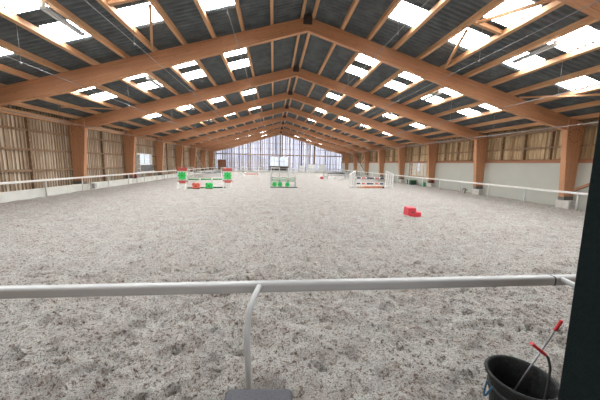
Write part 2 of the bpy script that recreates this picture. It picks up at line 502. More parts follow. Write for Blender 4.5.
board_wall('wall_left', M_left_boards, XL-.06, .02, -1, YF, -.1, 3.72, .06, .105, .004, holes=[WL], side=-1,
           bias=lambda k: random.uniform(.62, 1) if k % 2 else random.uniform(0, .55))
mb = MB(); mb.box(XL-.13, XL-.10, -1, WL[0], -.1, 3.72); mb.box(XL-.13, XL-.10, WL[1], YF, -.1, 3.72); mb.box(XL-.13,XL-.10,WL[0],WL[1],WL[3],3.72); mb.box(XL-.13,XL-.10,WL[0],WL[1],-.1,WL[2])
struct(mb.build('wall_left_backing', M_left_boards))
WR = (21.35, 24.05, .80, 2.12)   # right window opening
board_wall('wall_right', M_right_boards, XR+.06, .02, -1, YF, 2.12, 3.72, .07, .12, .003, side=1,
           bias=lambda k: random.uniform(.1, 1))
mb = MB(); mb.box(XR+.10, XR+.13, -1, YF, 2.12, 3.72); mb.box(XR+.10, XR+.13, -1, WR[0], -.1, 2.12); mb.box(XR+.10, XR+.13, WR[1], YF, -.1, 2.12); mb.box(XR+.10,XR+.13,WR[0],WR[1],-.1,WR[2])
struct(mb.build('wall_right_backing', M_right_boards))

# framing behind the boards: nogs and studs of the side walls (trim of the room)
tn = 0
def trim(mb, m):
    global tn
    tn += 1
    return struct(mb.build('trim_%d' % tn, m))
BAYS = [-1.0] + FRAMES + [YF]
for a, b in zip(BAYS, BAYS[1:]):
    a2 = a + (FT if a > 0 else 0)
    ym = (a2+b)/2
    mb = MB()
    for z in (1.13, 2.02, 2.84):
        segs = [(a2+.005, b-.005)]
        if a2 < WL[0] < b and z < 2.2: segs = [(a2+.005, WL[0]-.08), (WL[1]+.08, b-.005)]
        for p, q in segs: mb.box(XL-.034, XL+.05, p, q, z-.045, z+.045)
    if not (a2 < WL[0] < b): mb.box(XL-.034, XL+.075, ym-.05, ym+.05, -.05, 3.4)
    trim(mb, M_nog)
    mb = MB(); mb.box(XL-.034, XL+.12, a2+.03, b-.03, 3.36, 3.58)
    trim(mb, M_purlin)
    mb = MB()
    mb.box(XR-.05, XR+.034, a2+.005, b-.005, 2.62, 2.69)
    for q in (.22, .5, .78):
        yy = a2+(b-a2)*q
        mb.box(XR-.06, XR+.034, yy-.045, yy+.045, 2.10, 3.4)
    mb.box(XR-.10, XR+.034, a2+.005, b-.005, 3.38, 3.60)
    trim(mb, M_nog)
    mb = MB(); mb.box(XR-.075, XR+.034, a2+.005, b-.005, 1.945, 2.10)
    trim(mb, M_band)
# white panels along the right wall (one board per bay), with the window gap in the fourth bay
wp = 0
for a, b in zip(BAYS, BAYS[1:]):
    a2 = a + (FT if a > 0 else 0)
    if a2 < WR[0] < b:
        mb = MB(); mb.box(XR-.06, XR-.01, a2+.005, b-.005, -.1, WR[2]); mb.box(XR-.06, XR-.01, WR[1], b-.005, WR[2], 1.94); mb.box(XR-.06, XR-.01, a2+.005, WR[0], WR[2], 1.94)
    else:
        mb = MB(); mb.box(XR-.06, XR-.01, a2+.005, b-.005, -.1, 1.94)
    wp += 1
    struct(mb.build('wall_right_panel.%03d' % wp, M_panel))
# low cream kickboard along the left side
for i, (a, b) in enumerate(zip(BAYS, BAYS[1:])):
    a2 = a + (FT+.27 if a > 0 else 0); b2 = b-.23
    mb = MB(); mb.box(-9.93, -9.87, a2, b2, -.1, .40)
    struct(mb.build('baseboard_left.%03d' % (i+1), M_board, bevel=.008))

# unseen gable wall added behind the viewer to cut light, doorway sized for that
mb = MB()
mb.prism([(XL-.1,-.1),(-1.2,-.1),(-1.2,2.4),(2.2,2.4),(2.2,-.1),(XR+.1,-.1),(XR+.1,3.5),(RX,6.75),(XL-.1,3.5)], -1.12, -1.02)
struct(mb.build('wall_near_light_blocker', M_nog))
# ------------------------------------------------------------------ far gable wall: spaced slats, daylight between them
mb = MB(); tones = []
x = XL; HW = (-.70, 2.80, .30, 2.86)
while x < XR:
    w = random.choice([.06,.08,.10,.13,.2]); t = random.random()
    o = abs(x+w/2-RX)
    z1 = zroof(o)-.03
    segs = [(0.0, z1)]
    if x+w > HW[0] and x < HW[1]: segs = [(HW[3], z1)]
    for a, b in segs:
        mb.box(x, x+w, YF+.03, YF+.055, a, b); tones += [t]*6
    x += w + random.choice([.08,.12,.18,.24,.36])
o = mb.build('wall_far', M_far_boards); add_tone(o, tones); struct(o)
def poly_mat():
    """misty ribbed plastic windbreak sheet hung outside the slats"""
    m = bpy.data.materials.new('windbreak_sheet'); m.use_nodes = True
    nt = m.node_tree; nt.nodes.remove(nt.nodes['Principled BSDF']); out = nt.nodes['Material Output']
    t = nt.nodes.new('ShaderNodeBsdfTransparent'); t.inputs['Color'].default_value = (.97,.97,1,1)
    d = nt.nodes.new('ShaderNodeBsdfTranslucent'); d.inputs['Color'].default_value = (.75,.76,.85,1)
    mx = nt.nodes.new('ShaderNodeMixShader'); mx.inputs[0].default_value = .4
    nt.links.new(t.outputs[0], mx.inputs[1]); nt.links.new(d.outputs[0], mx.inputs[2]); nt.links.new(mx.outputs[0], out.inputs[0])
    return m
mb = MB()
mb.prism([(XL, .0), (HW[0], .0), (HW[0], HW[3]), (HW[1], HW[3]), (HW[1], 0), (XR, 0), (XR, zroof(XR-RX)-.03), (RX, zroof(0)-.03), (XL, zroof(RX-XL)-.03)], YF+.10, YF+.104)
struct(mb.build('wall_far_sheet', poly_mat()))
mb = MB()
mb.box(XL, XR, YF-.10, YF+.03, 3.05, 3.22)
for xx in (-8.3, -5.9, -3.4, HW[0]-.09, 1.05, HW[1]+.01, 5.2, 7.6, 10.1):
    mb.box(xx, xx+.09, YF-.07, YF+.03, HW[3]+.005 if HW[0] < xx < HW[1] else 0, zroof(abs(xx-RX)+.1)-.05)
for zz in (1.6, 4.2, 5.2):
    oo = min((7.0-.03-zz)/.28, 20)
    xa, xb = max(XL, RX-oo), min(XR, RX+oo)
    if zz < HW[3]:
        mb.box(xa, HW[0]-.1, YF-.03, YF+.03, zz-.03, zz+.03); mb.box(HW[1]+.11, xb, YF-.03, YF+.03, zz-.03, zz+.03)
    else: mb.box(xa, xb, YF-.03, YF+.03, zz-.03, zz+.03)
trim(mb, M_nog)
mb = MB(); mb.box(XL+.05, XR-.05, YF-.9, YF-.84, -.1, .34)
struct(mb.build('baseboard_far', M_board))
# far window: two casements of 2 x 2 panes over dark panels
def window(n, x0, x1, y, z0, z1, nx, nz, along='x', t=.05, curtain=False, m=None):
    mb = MB()
    B = (lambda a,b,c,d: mb.box(a,b,y-.04,y+.04,c,d)) if along == 'x' else (lambda a,b,c,d: mb.box(y-.04,y+.04,a,b,c,d))
    B(x0, x0+t, z0, z1); B(x1-t, x1, z0, z1); B(x0+t, x1-t, z0, z0+t); B(x0+t, x1-t, z1-t, z1)
    for i in range(1, nx):
        xx = x0+(x1-x0)*i/nx; B(xx-t*.4, xx+t*.4, z0+t, z1-t)
    for i in range(1, nz):
        zz = z0+(z1-z0)*i/nz; mb2 = None
        for j in range(nx):
            a = x0+(x1-x0)*j/nx + (t if j == 0 else t*.4); b = x0+(x1-x0)*(j+1)/nx - (t if j == nx-1 else t*.4)
            B(a, b, zz-t*.4, zz+t*.4)
    fr = struct(mb.build('window_%d' % n, m or M_frame))
    g = MB()
    if along == 'x': g.box(x0+t*.5, x1-t*.5, y-.004, y+.004, z0+t*.5, z1-t*.5)
    else: g.box(y-.004, y+.004, x0+t*.5, x1-t*.5, z0+t*.5, z1-t*.5)
    g.build('window_pane', M_glass, fr)
    return fr
window(NWIN+1, HW[0], 1.02, YF+.05, 1.10, HW[3], 2, 2, t=.09)
window(NWIN+2, 1.10, HW[1], YF+.05, 1.10, HW[3], 2, 2, t=.09)
mb = MB(); mb.box(1.02, 1.10, YF-.04, YF+.1, .3, HW[3]); mb.box(HW[0], HW[1], YF+.0, YF+.1, .0, .30); trim(mb, M_nog)
mb = MB(); mb.box(HW[0], 1.02, YF+.02, YF+.08, .30, 1.095); mb.box(1.10, HW[1], YF+.02, YF+.08, .30, 1.095)
struct(mb.build('wall_far_panel', M_dark))

# ------------------------------------------------------------------ left and right wall windows
window(NWIN+3, WL[0]+.25, WL[1]-.25, XL-.06, 1.36, 2.18, 2, 2, 'y', t=.05)
mb = MB(); 
mb.box(XL-.1, XL-.02, WL[0], WL[0]+.245, 1.30, 2.2); mb.box(XL-.1, XL-.02, WL[1]-.245, WL[1], 1.30, 2.2)
trim(mb, M_frame)
mb = MB(); mb.box(XL-.1, XL+.02, WL[0], WL[1], .80, 1.295)
struct(mb.build('wall_left_panel', mat('grey_panel', (.18,.18,.19), .6, var=.25, vscale=3)))
mb = MB(); mb.box(XL-.1, XL+.16, WL[0]-.5, WL[1]+.05, .70, .78); trim(mb, M_white)
window(NWIN+4, WR[0], WR[1], XR-.02, WR[2], WR[3]-.17, 5, 3, 'y', t=.035, m=M_tan)
mb = MB(); mb.box(XR-.075, XR-.061, WR[1]+.02, WR[1]+.22, .0, 1.94); mb.box(XR-.075, XR-.061, WR[0]-.12, WR[0]-.02, .8, 1.94); mb.box(XR-.085, XR-.061, WR[0], WR[1], .74, .80); trim(mb, M_nog)

# shelf stack beside the left window
t = thing('shelf_unit', 'narrow pale shelf unit against the left wall beside the window', 'shelf', (XL+.1, 21.65, 0))
mb = MB(); mb.box(-.12,.14,-.25,-.22,.0,2.12); mb.box(-.12,.14,.22,.25,.0,2.12); mb.build('side_panel', M_white, t)
for z in (.3, .72, 1.05, 1.4, 1.75, 2.1):
    mb = MB(); mb.box(-.12,.14,-.218,.218,z-.015,z+.015); mb.build('shelf', M_white, t)

# ------------------------------------------------------------------ rails
def gooseneck(x, yb, ye, zt, lean=.04):
    pts = [(x-.04, yb, -.1), (x-.048, yb, .45), (x-.054, yb, .60), (x-.055, yb+.02, .70), (x-.048, yb+.075, .785), (x-.028, yb+.155, .826), (x, ye, zt)]
    # smooth
    P = [Vector(p) for p in pts]
    out = []
    for i in range(len(P)-1):
        p0, p1, p2, p3 = P[max(i-1,0)], P[i], P[i+1], P[min(i+2,len(P)-1)]
        for k in range(5):
            u = k/5
            out.append(.5*((2*p1)+(-p0+p2)*u+(2*p0-5*p1+4*p2-p3)*u*u+(-p0+3*p1-3*p2+p3)*u**3))
    out.append(P[-1])
    return out
fr = thing('arena_rail', 'thick white rail crossing the foreground on curved white posts', 'rail', (0,0,0), .0)
def rail_profile(mb, x0, x1, y, z0, z1, M=None):
    r = .02; w = .065
    pts = []
    for cx, cz, a0 in ((y+w-r, z1-r, 0), (y+r, z1-r, 90), (y+r, z0+r, 180), (y+w-r, z0+r, 270)):
        for k in range(5):
            a = math.radians(a0 + 90*k/4); pts.append((cx+r*math.cos(a), cz+r*math.sin(a)))
    mb.prism(pts, x0, x1, axis='x', M=M)
RT = Matrix.Translation((0,1.79,0)) @ Matrix.Rotation(-.004, 4, 'Z') @ Matrix.Translation((0,-1.79,0))
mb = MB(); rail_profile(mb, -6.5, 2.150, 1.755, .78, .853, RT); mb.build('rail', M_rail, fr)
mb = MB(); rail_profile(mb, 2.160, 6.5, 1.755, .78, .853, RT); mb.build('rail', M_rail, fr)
mb = MB(); rail_profile(mb, 2.150, 2.160, 1.753, .778, .855, RT); mb.build('joint_sleeve', M_gasket, fr)
for x in (-5.0, -2.55, -.09, 2.22, 4.6):
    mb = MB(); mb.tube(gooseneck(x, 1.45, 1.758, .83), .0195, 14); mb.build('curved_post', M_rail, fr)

def side_rail(label, x, ys, sgn, y0, y1, zt=.78):
    root = thing('arena_rail', label, 'rail', (x, 0, 0))
    mb = MB()
    pts = [(-.025,zt-.085),(.025,zt-.085),(.032,zt-.07),(.032,zt-.012),(.022,zt),(-.022,zt),(-.032,zt-.012),(-.032,zt-.07)]
    mb.prism(pts, y0, y1); mb.build('rail', M_white, root)
    for y in ys:
        m2 = MB(); m2.tube([(sgn*.045, y, -.12), (sgn*.045, y, zt-.2), (sgn*.04, y, zt-.08), (sgn*.025, y, zt-.03)], .03, 10)
        m2.build('rail_post', M_white, root)
    return root
side_rail('white rail on posts running along the left timber wall', -9.74, [12.57+2.24*k for k in range(-5, 17)], -1, 1.9, 48.9)
side_rail('white rail on posts running along the right white wall', 11.98, [16.14+2.24*k for k in range(-6, 15)], 1, 1.9, 48.9)
er = thing('arena_rail', 'white rail across the far end below the slatted wall', 'rail', (0, 48.95, 0))
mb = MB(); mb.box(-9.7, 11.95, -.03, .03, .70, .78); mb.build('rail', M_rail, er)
for k in range(10):
    x = -9.3+2.35*k
    mb = MB(); mb.box(x-.03, x+.03, -.025, .025, -.1, .695); mb.build('rail_post', M_white, er)

# ------------------------------------------------------------------ overhead pipes, hanger wires, lamps, braces
def pipe(label, x, z, r=.009, sag=0.0):
    root = thing('sprinkler_pipe', label, 'pipe', (x, 0, z), 0, 'thin pipes hung along the hall')
    mb = MB(); mb.tube([(0, -1, 0), (0, 25, 0), (0, 48.5, 0)], r, 8); mb.build('pipe', M_pipe, root)
    o = abs(x-RX)
    for k in range(9):
        y = 5.17 + BAY*k + 2.45
        mb = MB(); mb.tube([(0, y, 0), (0, y, zroof(o)-.05-z)], .006, 6); mb.build('hanger_wire', M_wire, root)
        mb = MB(); mb.tube([(0, y, -.05), (0, y, -.01)], .025, 8); mb.build('nozzle', M_pipe, root)
    return root
pipe('thin pale pipe hung left of the ridge', -1.2, 5.5, .012)
pipe('thin pale pipe hung right of the ridge', 3.37, 5.3, .012)
pipe('thin pale pipe hung under the middle of the left slope', -3.52, 4.6)
pipe('thin pale pipe hung under the middle of the right slope', 5.85, 4.72)
pipe('thin pale pipe hung low under the left slope', -6.2, 4.0)
pipe('thin pale pipe hung low under the right slope', 8.5, 3.9)
pipe('thin pale pipe crossing just inside the left columns at knee height', -9.0, 3.23, .012)
pipe('thin pale pipe crossing just inside the right columns at knee height', 10.8, 3.26, .014)

def make_lamp():
    root = thing('strip_lamp', '', 'lamp', (0,0,0), 0, 'strip lamps under the roof')
    mb = MB(); mb.prism([(-.05,.07),(.05,.07),(.075,.0),(-.075,0)], -.62, .62); mb.build('housing', M_lamp, root)
    mb = MB(); mb.tube([(0,-.58,-.012),(0,.58,-.012)], .02, 10); mb.build('lamp_tube', M_lampglass, root)
    for y in (-.5, .5):
        mb = MB(); mb.tube([(0,y,.07),(0,y,.19)], .012, 6); mb.build('hanger', M_wire, root)
    mb = MB(); mb.box(-.06,.06,-.70,-.625,.0,.12); mb.build('end_box', M_white, root)
    return root
lamp0 = make_lamp(); first = True
for s, sn in ((-1,'left'), (1,'right')):
    for b in range(0, 8):
        o = 6.20
        loc = (RX+s*o, 5.17+BAY*b+2.33, ztop(o)-.19+.004)
        lab = 'grey strip lamp under the %s roof slope, %s' % (sn, 'nearest the viewer' if b == 0 else ('%s from the viewer' % ORD[b] if b < 7 else 'farthest from the viewer'))
        if first: lamp0.location = loc; lamp0['label'] = lab; first = False
        else: dup(lamp0, loc, lab)

def strut(name, label, p, q, w, m, cat='brace', group=None):
    p, q = Vector(p), Vector(q); d = q-p
    M = Matrix.Translation(p) @ d.to_track_quat('Y', 'Z').to_matrix().to_4x4()
    mb = MB(); mb.box(-w/2, w/2, 0, d.length, -w/2, w/2, M)
    return tag(mb.build(name, m), label, cat, group)
def zr(x): return ztop(abs(x-RX)) - .035
strut('roof_brace', 'slim diagonal timber brace crossing the skylight on the left slope', (-3.15, 7.75, zr(-3.15)), (-4.05, 9.95, zr(-4.05)), .07, M_purlin)
strut('roof_brace', 'slim diagonal timber brace crossing the skylight on the right slope', (5.5, 7.8, zr(5.5)), (6.32, 9.95, zr(6.32)), .07, M_purlin)
strut('roof_brace', 'slim diagonal timber brace at the upper right edge of the roof', (6.3, 5.5, zr(6.3)), (5.5, 7.35, zr(5.5)), .07, M_purlin)
for s, sn in ((-1,'left'), (1,'right')):
    xa, xb = RX+s*4.31, RX+s*5.21
    strut('roof_brace', 'short timber block set crosswise between two purlins on the %s slope' % sn, (xa, 7.55, ztop(4.31)+.09), (xb, 7.55, ztop(5.21)+.09), .1, M_purlin)
# diagonals in the eaves corners of the nearest bays
strut('roof_brace', 'dark diagonal brace under the low left slope beside the second column', (-9.2, 13.0, zr(-9.2)), (-7.9, 15.1, zr(-7.9)), .06, M_purlin)
strut('roof_brace', 'dark diagonal brace under the low right slope beside the nearest column', (11.2, 7.2, zr(11.2)), (9.6, 10.1, zr(9.6)), .06, M_purlin)
strut('wall_brace', 'brown timber pole sloping up beside the nearest right column', (12.35, 9.85, .82), (12.35, 8.4, 1.62), .10, M_band)
# X braces between far columns
for s, sn, x in ((-1,'left',XL+.35), (1,'right',XR-.35)):
    t = thing('cross_brace', 'X-shaped timber brace between two far %s columns' % sn, 'brace', (x, 35.17+FT, 0))
    for k, (za, zb) in enumerate(((.6, 3.0), (3.0, .6))):
        p, q = Vector((k*.07, .055, za)), Vector((k*.07, BAY-FT-.055, zb)); d = q-p
        M = Matrix.Translation(p) @ d.to_track_quat('Y','Z').to_matrix().to_4x4()
        mb = MB(); mb.box(-.03,.03,0,d.length,-.06,.06,M); mb.build('brace_bar', M_tan if k else M_nog, t)

# ------------------------------------------------------------------ jumps
def lobed(R, lobes=8, n=96, deep=.14, cut=None, cz=0):
    pts = []
    for k in range(n):
        a = 2*PI*k/n
        r = R*(.84 + deep*math.cos(lobes*a) - .06*math.cos(4*a))
        z = r*math.sin(a)+cz
        if cut is not None: z = max(z, cut)
        pts.append((r*math.cos(a), z))
    return pts
def dedupe(pts):
    out = []
    for p in pts:
        if not out or (abs(p[0]-out[-1][0])+abs(p[1]-out[-1][1])) > 1e-4: out.append(p)
    return out
def clover_standard(label, loc, rz, cup_side):
    t = thing('jump_standard', label, 'jump stand', loc, rz, 'clover jump stands')
    w = .29
    mb = MB(); mb.box(-w, w, -.03, .03, .30, 1.28); mb.build('panel', M_white, t, bevel=.012)
    mb = MB(); mb.box(-w-.004, w+.004, -.038, .038, 1.08, 1.285); mb.build('top_band', M_red, t, bevel=.01)
    mb = MB(); mb.box(-w-.004, w+.004, -.038, .038, .32, .50); mb.build('lower_band', M_red, t, bevel=.01)
    mb = MB(); mb.prism(lobed(.285, cz=.79), -.06, -.031); c = mb.build('clover', M_green, t)
    mb = MB(); mb.lathe([(.035,0),(.035,.012)], 14, Matrix.Translation((0,-.06,.79)) @ Matrix.Rotation(PI/2,4,'X')); mb.build('clover_centre', M_dgreen, c)
    for x in (-w+.05, w-.05):
        mb = MB(); mb.prism([(-.26,0),(.26,0),(.04,.42),(-.04,.42)], x-.04, x+.04, axis='x'); mb.build('foot', M_white, t)
    for z in (.50, .02+.0):
        if z > .1:
            mb = MB(); sx = cup_side; x0 = sx*w
            mb.box(min(x0, x0+sx*.07), max(x0, x0+sx*.07), -.05, .05, z-.0, z+.02)
            mb.build('cup', M_steel, t)
    return t
ja = math.atan2(.6, 2.6)
clover_standard('red and white jump stand with green clover, left end of the clover jump', (-5.53, 17.02, 0), 0, 1)
clover_standard('red and white jump stand with green clover, right end of the clover jump', (-2.96, 17.85, 0), 0, -1)
def pole(name, label, p, q, bands, r=.045, group=None, cat='pole'):
    """striped pole; bands = [(fraction, material, name)]"""
    p, q = Vector(p), Vector(q)
    t = thing(name, label, cat, p, 0, group); d = q-p; tot = sum(b[0] for b in bands); u = 0
    for f, m, nm in bands:
        a, b = d*(u/tot), d*((u+f)/tot); u += f
        mb = MB(); mb.tube([a, b], r, 12); mb.build(nm, m, t)
    return t
gw = [(1,M_poleg,'green_band'),(.16,M_white,'white_band'),(1,M_poleg,'green_band'),(.16,M_white,'white_band'),(1,M_poleg,'green_band')]
pole('jump_pole', 'green pole with white bands resting between the clover jump stands', (-5.20,17.06,.567), (-3.29,17.85,.567), gw)
dg = [(1,M_dgreen,'green_band'),(.9,M_poleg,'pale_band'),(1,M_dgreen,'green_band')]
pole('ground_pole', 'dark green pole on the sand under the clover jump', (-5.25,16.98,.05), (-3.1,17.72,.05), dg)
def filler(label, loc, m, rz=0):
    t = thing('jump_filler', label, 'jump filler', loc, rz, 'flower blocks under the clover jump')
    mb = MB(); mb.prism([(.27*(.66+.34*abs(math.sin(2*2*PI*k/96)))*math.cos(2*PI*k/96), max(0, .14+.25*(.62+.38*abs(math.sin(2*2*PI*k/96)))*math.sin(2*PI*k/96)) + .0004*(k%7)) for k in range(96)], -.09, .09); b = mb.build('flower', m, t)
    mb = MB(); mb.lathe([(.04,0),(.04,.015)], 14, Matrix.Translation((0,-.09,.14)) @ Matrix.Rotation(PI/2,4,'X')); mb.build('flower_centre', M_dark, t)
    mb = MB(); mb.box(-.2,.2,-.12,.12,-.03,.02); mb.build('base', M_dark, t)
    return t
filler('coral red flower block on the sand under the clover jump', (-4.72, 17.0, .02), M_coral)
filler('green clover block on the sand under the clover jump', (-4.0, 17.25, .02), M_green)

# blue pole jump behind the clover jump
def plain_standard(label, loc, rz, h, w, m, n=2, cup=None, group=None, foot=.5):
    t = thing('jump_standard', label, 'jump stand', loc, rz, group)
    for i in range(n):
        x = -w/2 + w*i/(n-1)
        mb = MB(); mb.box(x-.035, x+.035, -.035, .035, .05, h if not isinstance(h, (list,tuple)) else h[0]+(h[1]-h[0])*i/(n-1)); mb.build('upright', m, t)
    hh = h if not isinstance(h, (list,tuple)) else min(h)
    mb = MB(); mb.box(-w/2+.036, w/2-.036, -.025, .025, hh*.25, hh*.25+.07); mb.build('lower_bar', m, t)
    if not isinstance(h, (list,tuple)):
        mb = MB(); mb.box(-w/2+.036, w/2-.036, -.025, .025, h-.1, h-.03); mb.build('upper_bar', m, t)
    for x in (-w/2, w/2):
        mb = MB(); mb.box(x-.03, x+.03, -foot/2, foot/2, -.02, .06); mb.build('foot', m, t)
    if cup:
        for z, sx in cup:
            x0 = sx*(w/2+.035)
            mb = MB(); mb.box(min(x0,x0+sx*.08), max(x0,x0+sx*.08), -.06, .06, z-.02, z); mb.build('cup', M_steel, t)
    return t
plain_standard('white jump stand by the left rail behind the clover jump', (-9.05, 30.7, 0), .1, 1.08, .5, M_white, cup=[(.45,1)])
plain_standard('white jump stand behind the right clover stand', (-5.6, 31.3, 0), .1, 1.08, .5, M_white, cup=[(.45,-1)])
pole('jump_pole', 'blue and white pole low behind the clover jump', (-8.76,30.73,.495), (-5.9,31.27,.495), [(.6,M_bluegrey,'blue_band'),(.2,M_white,'white_band'),(1.0,M_bluegrey,'blue_band'),(.2,M_white,'white_band'),(.8,M_bluegrey,'blue_band')])
mb = MB(); mb.box(-8.6,-6.0,31.0,31.06,-.02,.30)
tag(mb.build('jump_plank', M_white, bevel=.01), 'low white plank under the blue and white pole', 'plank')

# centre jump: grey stands, green edged plank, clover pads
def tube_stand(label, loc, w, h, cup):
    t = thing('jump_standard', label, 'jump stand', loc, 0, 'grey tube jump stands in the middle')
    for x in (-w/2, w/2):
        mb = MB(); mb.tube([(x,0,0),(x,0,h)], .028, 10); mb.build('upright', M_greystand, t)
        mb = MB(); mb.box(x-.03,x+.03,-.15,.15,-.02,.045); mb.build('foot', M_greystand, t)
    mb = MB(); mb.tube([(-w/2,0,h-.06),(w/2,0,h-.06)], .024, 8); mb.build('upper_bar', M_white, t)
    mb = MB(); mb.tube([(-w/2,0,.16),(w/2,0,.16)], .024, 8); mb.build('lower_bar', M_greystand, t)
    for z, sx in cup:
        x0 = sx*w/2
        mb = MB(); mb.box(min(x0,x0+sx*.09), max(x0,x0+sx*.09), -.06, .06, z-.02, z); mb.build('cup', M_steel, t)
    return t
tube_stand('grey tube jump stand left of the green edged plank', (.13, 18.85, 0), .58, 1.40, [])
tube_stand('grey tube jump stand right of the green edged plank', (1.28, 18.85, 0), .50, 1.38, [])
t = thing('jump_plank', 'white hanging plank edged in green on the middle jump', 'plank', (.70, 18.765, 0))
def wavy(x0,x1,z0,z1,amp,n=40):
    top = [(x0+(x1-x0)*k/n, z1+amp*math.sin(2*PI*2.5*k/n)) for k in range(n+1)]
    bot = [(x0+(x1-x0)*k/n, z0+amp*.6*math.sin(2*PI*2.5*k/n)) for k in range(n, -1, -1)]
    return top+bot
mb = MB(); mb.prism(wavy(-.80,.80,.53,.66,.02), -.014, .014); mb.build('board', M_white, t)
mb = MB(); mb.tube([(x,-.016,z) for x,z in wavy(-.80,.80,.53,.66,.02)[:41]], .016, 6); mb.tube([(x,-.016,z) for x,z in wavy(-.80,.80,.53,.66,.02)[41:]], .016, 6); mb.build('green_edge', M_poleg, t)
mb = MB()
for x in (-.795, .795): mb.box(x-.018,x+.018,-.02,.06,.50,.70)
mb.build('hook', M_steel, t)
pole('jump_pole', 'thin dark green pole under the green edged plank', (-.12,18.79,.44), (1.50,18.79,.44), [(1,M_poleg,'shaft')], r=.026)
pole('ground_pole', 'dark green pole on the sand below the three clover pads', (-.2,18.45,.03), (1.66,18.47,.03), [(1,M_dgreen,'shaft')], r=.032)
for x, nm in ((.08,'leftmost'),(.46,'middle'),(.97,'rightmost')):
    t = thing('clover_pad', 'round green clover pad under the middle jump, %s of three' % nm, 'jump filler', (x, 18.60, 0), 0, 'green clover pads')
    mb = MB(); mb.prism(lobed(.19, cz=.22), -.03, .03); mb.build('pad', M_green, t)
    mb = MB(); mb.box(-.09,.09,-.06,.06,-.03,.05); mb.build('base', M_dgreen, t)

# far jump left of the middle: white stands and coral pole
plain_standard('small white jump stand far back, left end of the coral pole', (-3.75, 33.6, 0), 0, 1.16, .42, M_white, cup=[(.22,1)])
plain_standard('small white jump stand far back, right end of the coral pole', (-1.62, 33.9, 0), 0, 1.16, .42, M_white, cup=[(.22,-1)])
pole('jump_pole', 'coral pole far back between two small white stands', (-3.48,33.6,.265), (-1.90,33.9,.265), [(1,M_coral,'shaft')], r=.045)

# right jump: white slatted wings, striped poles, coral plank on the ground
def wing(label, loc, rz, L, h0, h1, cups, sx):
    """wing: upright slats, top sloping from h1 (cup side, local x=0) down to h0 at x=L*sx"""
    t = thing('jump_wing', label, 'jump stand', loc, rz, 'white slatted jump wings')
    n = 4
    for i in range(n):
        x = sx*L*i/(n-1); h = h1+(h0-h1)*i/(n-1)
        mb = MB(); mb.box(x-.042, x+.042, -.03, .03, .02, h-.035); mb.build('slat', M_white, t)
    a = [(0, h1-.035),(0,h1+.03),(sx*L,h0+.03),(sx*L,h0-.035)]
    a = [(x-(.045*sx if i<2 else -.045*sx), z) for i,(x,z) in enumerate(a)]
    mb = MB(); mb.prism(a, -.035, .035); mb.build('top_rail', M_white, t)
    mb = MB(); x0,x1 = sorted((-.045*sx, sx*(L+.045))); mb.box(x0,x1,-.045,-.031,.08,.17); mb.build('lower_rail', M_white, t)
    for x in (0, sx*L):
        mb = MB(); mb.box(x-.035,x+.035,-.26,.26,-.03,.03); mb.build('foot', M_white, t)
    for z in cups:
        x0,x1 = sorted((-.042*sx, -.12*sx)); mb = MB(); mb.box(x0,x1,-.06,.06,z-.02,z); mb.build('cup', M_steel, t)
    return t
wing('white slatted jump wing at the left end of the striped poles', (6.04, 19.55, 0), .52, .52, .94, 1.24, [.655,.235], -1)
wing('white slatted jump wing at the right end of the striped poles', (8.47, 19.55, 0), -1.12, .62, 1.03, 1.24, [.655,.235], 1)
def stripes():
    return [(15,M_white,'white_band'),(45,M_navy,'navy_band'),(15,M_white,'white_band'),(45,M_red,'red_band'),(15,M_white,'white_band'),(85,M_navy,'navy_band'),(15,M_white,'white_band'),(45,M_red,'red_band'),(15,M_white,'white_band'),(45,M_navy,'navy_band'),(12,M_white,'white_band')]
pole('jump_pole', 'red white and navy striped pole, upper one on the white wings', (6.09,19.50,.705), (8.34,19.50,.705), stripes(), r=.05)
pole('jump_pole', 'red white and navy striped pole, lower one on the white wings', (6.09,19.50,.285), (8.34,19.50,.285), stripes(), r=.05)
t = thing('ground_plank', 'coral plank with pale end on the sand under the striped poles', 'plank', (6.02, 18.85, 0), .02)
mb = MB(); mb.box(0,.50,-.05,.05,-.03,.13); mb.build('pale_end', M_tan, t)
mb = MB(); mb.box(.505,1.90,-.06,.06,-.03,.16); mb.build('plank', mat('faded_coral', (.74,.30,.19), .6, var=.15), t)
mb = MB(); mb.box(1.905,2.05,-.05,.05,-.03,.14); mb.build('dark_end', M_dark, t)

# far right jump
plain_standard('pale grey jump stand far back on the right, left end of the dark pole', (5.95, 30.3, 0), 0, .90, .46, M_greystand, cup=[(.60,1),(.38,1)])
plain_standard('pale grey jump stand far back on the right, right end of the dark pole', (8.42, 30.3, 0), 0, .90, .50, M_greystand, cup=[(.60,-1),(.38,-1)])
pole('jump_pole', 'dark pole far back on the right, upper of two', (6.22,30.3,.65), (8.13,30.3,.65), [(1,M_navy,'shaft')], r=.05)
pole('jump_pole', 'grey pole far back on the right, below the dark pole', (6.22,30.3,.43), (8.13,30.3,.43), [(1,M_greystand,'shaft')], r=.05)
t = thing('jump_plank', 'white board on the sand in front of the far grey jump', 'plank', (7.28, 29.9, 0))
mb = MB(); mb.box(-.50,.50,-.04,.04,-.03,.30); mb.build('board', M_white, t, bevel=.01)
for x in (-.35,.35):
    mb = MB(); mb.box(x-.03,x+.03,-.15,.15,-.03,.04); mb.build('foot', M_white, t)
t = thing('jump_block', 'small red block far back left of the grey jump', 'block', (5.42, 29.9, 0), .4)
mb = MB(); mb.prism([(-.16,-.02),(.16,-.02),(.09,.28),(-.09,.28)], -.12, .12); mb.build('body', M_redbr, t, bevel=.02)
mb = MB(); mb.box(-.05,.05,-.126,-.118,.10,.18); mb.build('recess', M_dark, t)
